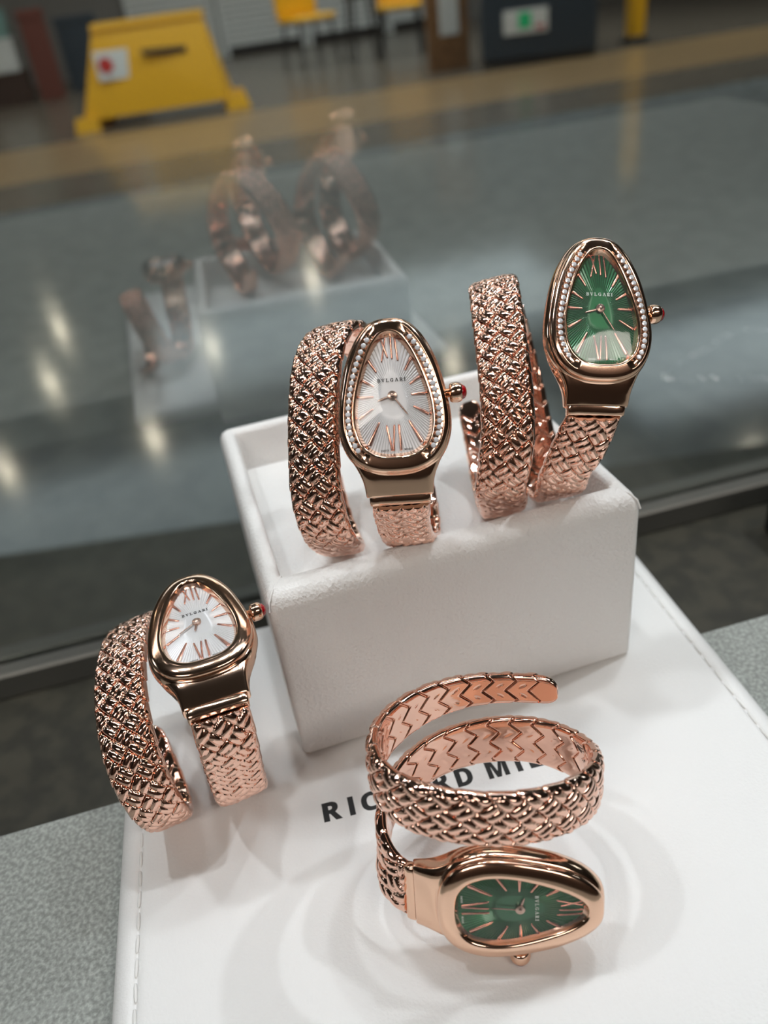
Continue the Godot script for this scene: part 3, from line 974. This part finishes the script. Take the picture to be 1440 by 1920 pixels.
func hall_things() -> void:
	# yellow barrier
	var s := thing("floor_barrier", "yellow plastic floor barrier with a pale notice, behind the glass", "barrier", Vector3(0.35, -0.9, -9.75))
	obj("shell", prism([[-0.80, 0.10], [0.72, 0.22], [0.86, -0.45], [-0.62, -0.55]], [[-0.49, -0.12], [0.62, -0.06], [0.66, -0.24], [-0.45, -0.30]], 0.10, 0.88), M.yellow, s)
	obj("top_rim", prism([[-0.51, -0.09], [0.65, -0.03], [0.69, -0.27], [-0.47, -0.33]], [[-0.49, -0.11], [0.63, -0.05], [0.67, -0.25], [-0.45, -0.31]], 0.87, 0.93), M.yellow, s)
	for p in [[-0.78, 0.1, 1.0], [0.80, 0.2, 1.0], [0.86, -0.42, 1.0], [-0.62, -0.5, 1.0]]:
		obj("foot", prism([[p[0] - 0.13, p[1] + 0.1], [p[0] + 0.13, p[1] + 0.1], [p[0] + 0.13, p[1] - 0.1], [p[0] - 0.13, p[1] - 0.1]], [[p[0] - 0.1, p[1] + 0.05], [p[0] + 0.1, p[1] + 0.05], [p[0] + 0.1, p[1] - 0.05], [p[0] - 0.1, p[1] - 0.05]], 0.0, 0.13), M.yellow, s)
	var tilt := Transform3D(Basis(Vector3.RIGHT, deg_to_rad(-16.0)) * Basis(Vector3.UP, 0.06), Vector3(-0.36, 0.56, 0.005))
	var nt := obj("notice", box_m(Vector3(0.36, 0.27, 0.012)), M.white_plastic, s, tilt)
	obj("red_mark", lathe_z(0.075, 0.012), M.red, nt, Transform3D(Basis.IDENTITY, Vector3(-0.08, 0.0, 0.008)))
	obj("black_strip", box_m(Vector3(0.46, 0.055, 0.012)), M.black, s, Transform3D(Basis(Vector3.RIGHT, deg_to_rad(-16.0)) * Basis(Vector3.UP, 0.06) * Basis(Vector3.BACK, -0.03), Vector3(0.17, 0.62, 0.045)))
	# slate kiosk
	var k := thing("kiosk", "dark slate kiosk with a small green and white plate", "kiosk", Vector3(4.55, -0.9, -9.6))
	k.rotation.y = deg_to_rad(-20.0)
	obj("body", cbox(Vector3(-520, 60, -500), Vector3(720, 1500, 420), 20.0), M.slate, k)
	obj("plinth", cbox(Vector3(-500, 0, -480), Vector3(700, 60, 400), 5.0), M.black, k)
	var pl := obj("plate", cbox(Vector3(-290, 300, 421), Vector3(190, 530, 436), 4.0), M.white_plastic, k)
	obj("green_mark", cbox(Vector3(-130, 350, 436), Vector3(10, 500, 442), 3.0), M.green, pl)
	obj("red_mark", cbox(Vector3(60, 330, 436), Vector3(150, 370, 442), 3.0), M.red, pl)
	var wp := thing("wood_panel", "brown wooden panel standing left of the slate kiosk", "panel", Vector3(3.72, -0.9, -9.9))
	obj("board", cbox(Vector3(-260, 0, -40), Vector3(230, 1500, 40), 6.0), M.wood, wp)
	obj("pale_sheet", cbox(Vector3(-120, 350, 40), Vector3(110, 900, 48), 3.0), M.white_plastic, wp)
	var po := thing("yellow_post", "yellow post with a black foot right of the slate kiosk", "post", Vector3(5.9, -0.9, -9.55))
	obj("shaft", cbox(Vector3(-85, 60, -85), Vector3(85, 1500, 85), 12.0), M.yellow, po)
	obj("foot", cbox(Vector3(-120, 0, -120), Vector3(120, 70, 120), 10.0), M.black, po)
	# yellow chairs
	for c in [[2.75, -13.0, 0.3, "left of the dark stool"], [4.0, -12.6, -0.4, "right of the dark stool"]]:
		var ch := thing("yellow_chair", "yellow shell chair on black legs %s, in front of the shutters" % c[3], "chair", Vector3(c[0], -0.9, c[1]), "yellow chairs")
		ch.rotation.y = c[2]
		obj("seat", cbox(Vector3(-330, 560, -300), Vector3(330, 640, 300), 30.0), M.yellow, ch)
		obj("backrest", cbox(Vector3(-330, 640, -310), Vector3(330, 1150, -240), 25.0), M.yellow, ch)
		for x in [-1.0, 1.0]:
			for z in [-1.0, 1.0]:
				obj("leg", tube(PackedVector3Array([Vector3(x * 300, 0, z * 270), Vector3(x * 250, 565, z * 230)]), 22.0), M.black, ch)
	var stl := thing("dark_stool", "tall black stool between the yellow chairs", "stool", Vector3(3.4, -0.9, -12.4))
	obj("seat", cbox(Vector3(-200, 760, -200), Vector3(200, 820, 200), 20.0), M.black, stl)
	for x in [-1.0, 1.0]:
		for z in [-1.0, 1.0]:
			obj("leg", tube(PackedVector3Array([Vector3(x * 210, 0, z * 210), Vector3(x * 150, 765, z * 150)]), 24.0), M.black, stl)
	# white slatted shutters on the far wall
	for i in 4:
		var sh := thing("roller_shutter", "white slatted roller shutter on the far wall, %s from the left" % ["first", "second", "third", "fourth"][i], "shutter", Vector3(1.2 + i * 1.62, -0.9, -17.45))
		obj("frame", cbox(Vector3(-780, 0, -40), Vector3(780, 2400, -10), 8.0), M.wall, sh)
		for x in [-1.0, 1.0]: obj("guide", cbox(Vector3(x * 740 - 45, 0, -20), Vector3(x * 740 + 45, 2400, 70), 8.0), M.white_plastic, sh)
		var slat := cbox(Vector3(-690, 0, -10), Vector3(690, 86, 30), 12.0)
		for j in 22: obj("slat", slat, M.white_plastic, sh, Transform3D(Basis.IDENTITY, Vector3(0, 0.15 + j * 0.1, 0)))
		obj("bottom_bar", cbox(Vector3(-690, 10, -10), Vector3(690, 140, 45), 12.0), M.black, sh)
	# stack of goods at the left
	var g := [["teal_crate", "pale teal crate on top of the stack at the far left", M.teal, Vector3(-1.55, -0.05, -14.4), Vector3(0.42, 0.36, 0.4)], ["brick_red_crate", "brick red tall crate at the far left", M.brick_red, Vector3(-0.98, -0.9, -14.3), Vector3(0.34, 1.15, 0.4)], ["brown_crate", "dark brown crate at the bottom of the stack at the far left", M.brown, Vector3(-1.6, -0.9, -14.4), Vector3(0.7, 0.42, 0.5)], ["white_crate", "white crate in the middle of the stack at the far left", M.white_plastic, Vector3(-1.6, -0.48, -14.4), Vector3(0.56, 0.43, 0.45)], ["slate_crate", "slate blue crate right of the brick red crate", M.slate, Vector3(-0.42, -0.9, -15.2), Vector3(0.6, 1.0, 0.5)]]
	for q in g:
		var c := thing(q[0], q[1], "crate", q[3])
		var z: Vector3 = q[4] * 500.0
		obj("body", cbox(Vector3(-z.x, 0, -z.z), Vector3(z.x, z.y * 1.8, z.z), 12.0), q[2], c)
		obj("lid", cbox(Vector3(-z.x - 12, z.y * 1.8, -z.z - 12), Vector3(z.x + 12, z.y * 2.0, z.z + 12), 10.0), q[2], c)

func lathe_z(r: float, d: float) -> ArrayMesh:
	var rings := []
	for q in [[-d / 2, r], [d / 2, r]]:
		var ring := PackedVector3Array()
		for j in 20: ring.append(Vector3(q[1] * cos(TAU * j / 20), q[1] * sin(TAU * j / 20), q[0]))
		rings.append(ring)
	return flat(loft(rings))

func chain_bracelet() -> void:
	var st := thing("display_block", "low dark display block right of the board, out of frame", "block", Vector3(0.318, -0.0775, -0.066))
	obj("body", cbox(Vector3(-66, 0, -52), Vector3(76, 33, 50), 1.5), M.dark_metal, st)
	var c := thing("chain_bracelet", "silver chain bracelet lying right of the display, seen mirrored in the glass", "bracelet", Vector3(0.318, -0.0445, -0.066))
	var rings := []
	for q in [[0.0, 0.1], [0.6, 1.5], [2.0, 2.6], [3.4, 2.4], [4.8, 1.3], [5.2, 0.1]]:
		var r := PackedVector3Array()
		for j in 7: r.append(Vector3(q[1] * cos(TAU * j / 7), q[0], q[1] * sin(TAU * j / 7)) * MM)
		rings.append(r)
	var bead := flat(loft(rings))
	for i in 52:
		var a := TAU * i / 52.0
		var p := Vector3(54 * cos(a) + 7 * cos(3 * a), 0.0, 36 * sin(a) + 8 * sin(2 * a))
		obj("chain_bead", bead, M.silver, c, Transform3D(Basis(Vector3.UP, rng.randf_range(0, TAU)), p * MM))
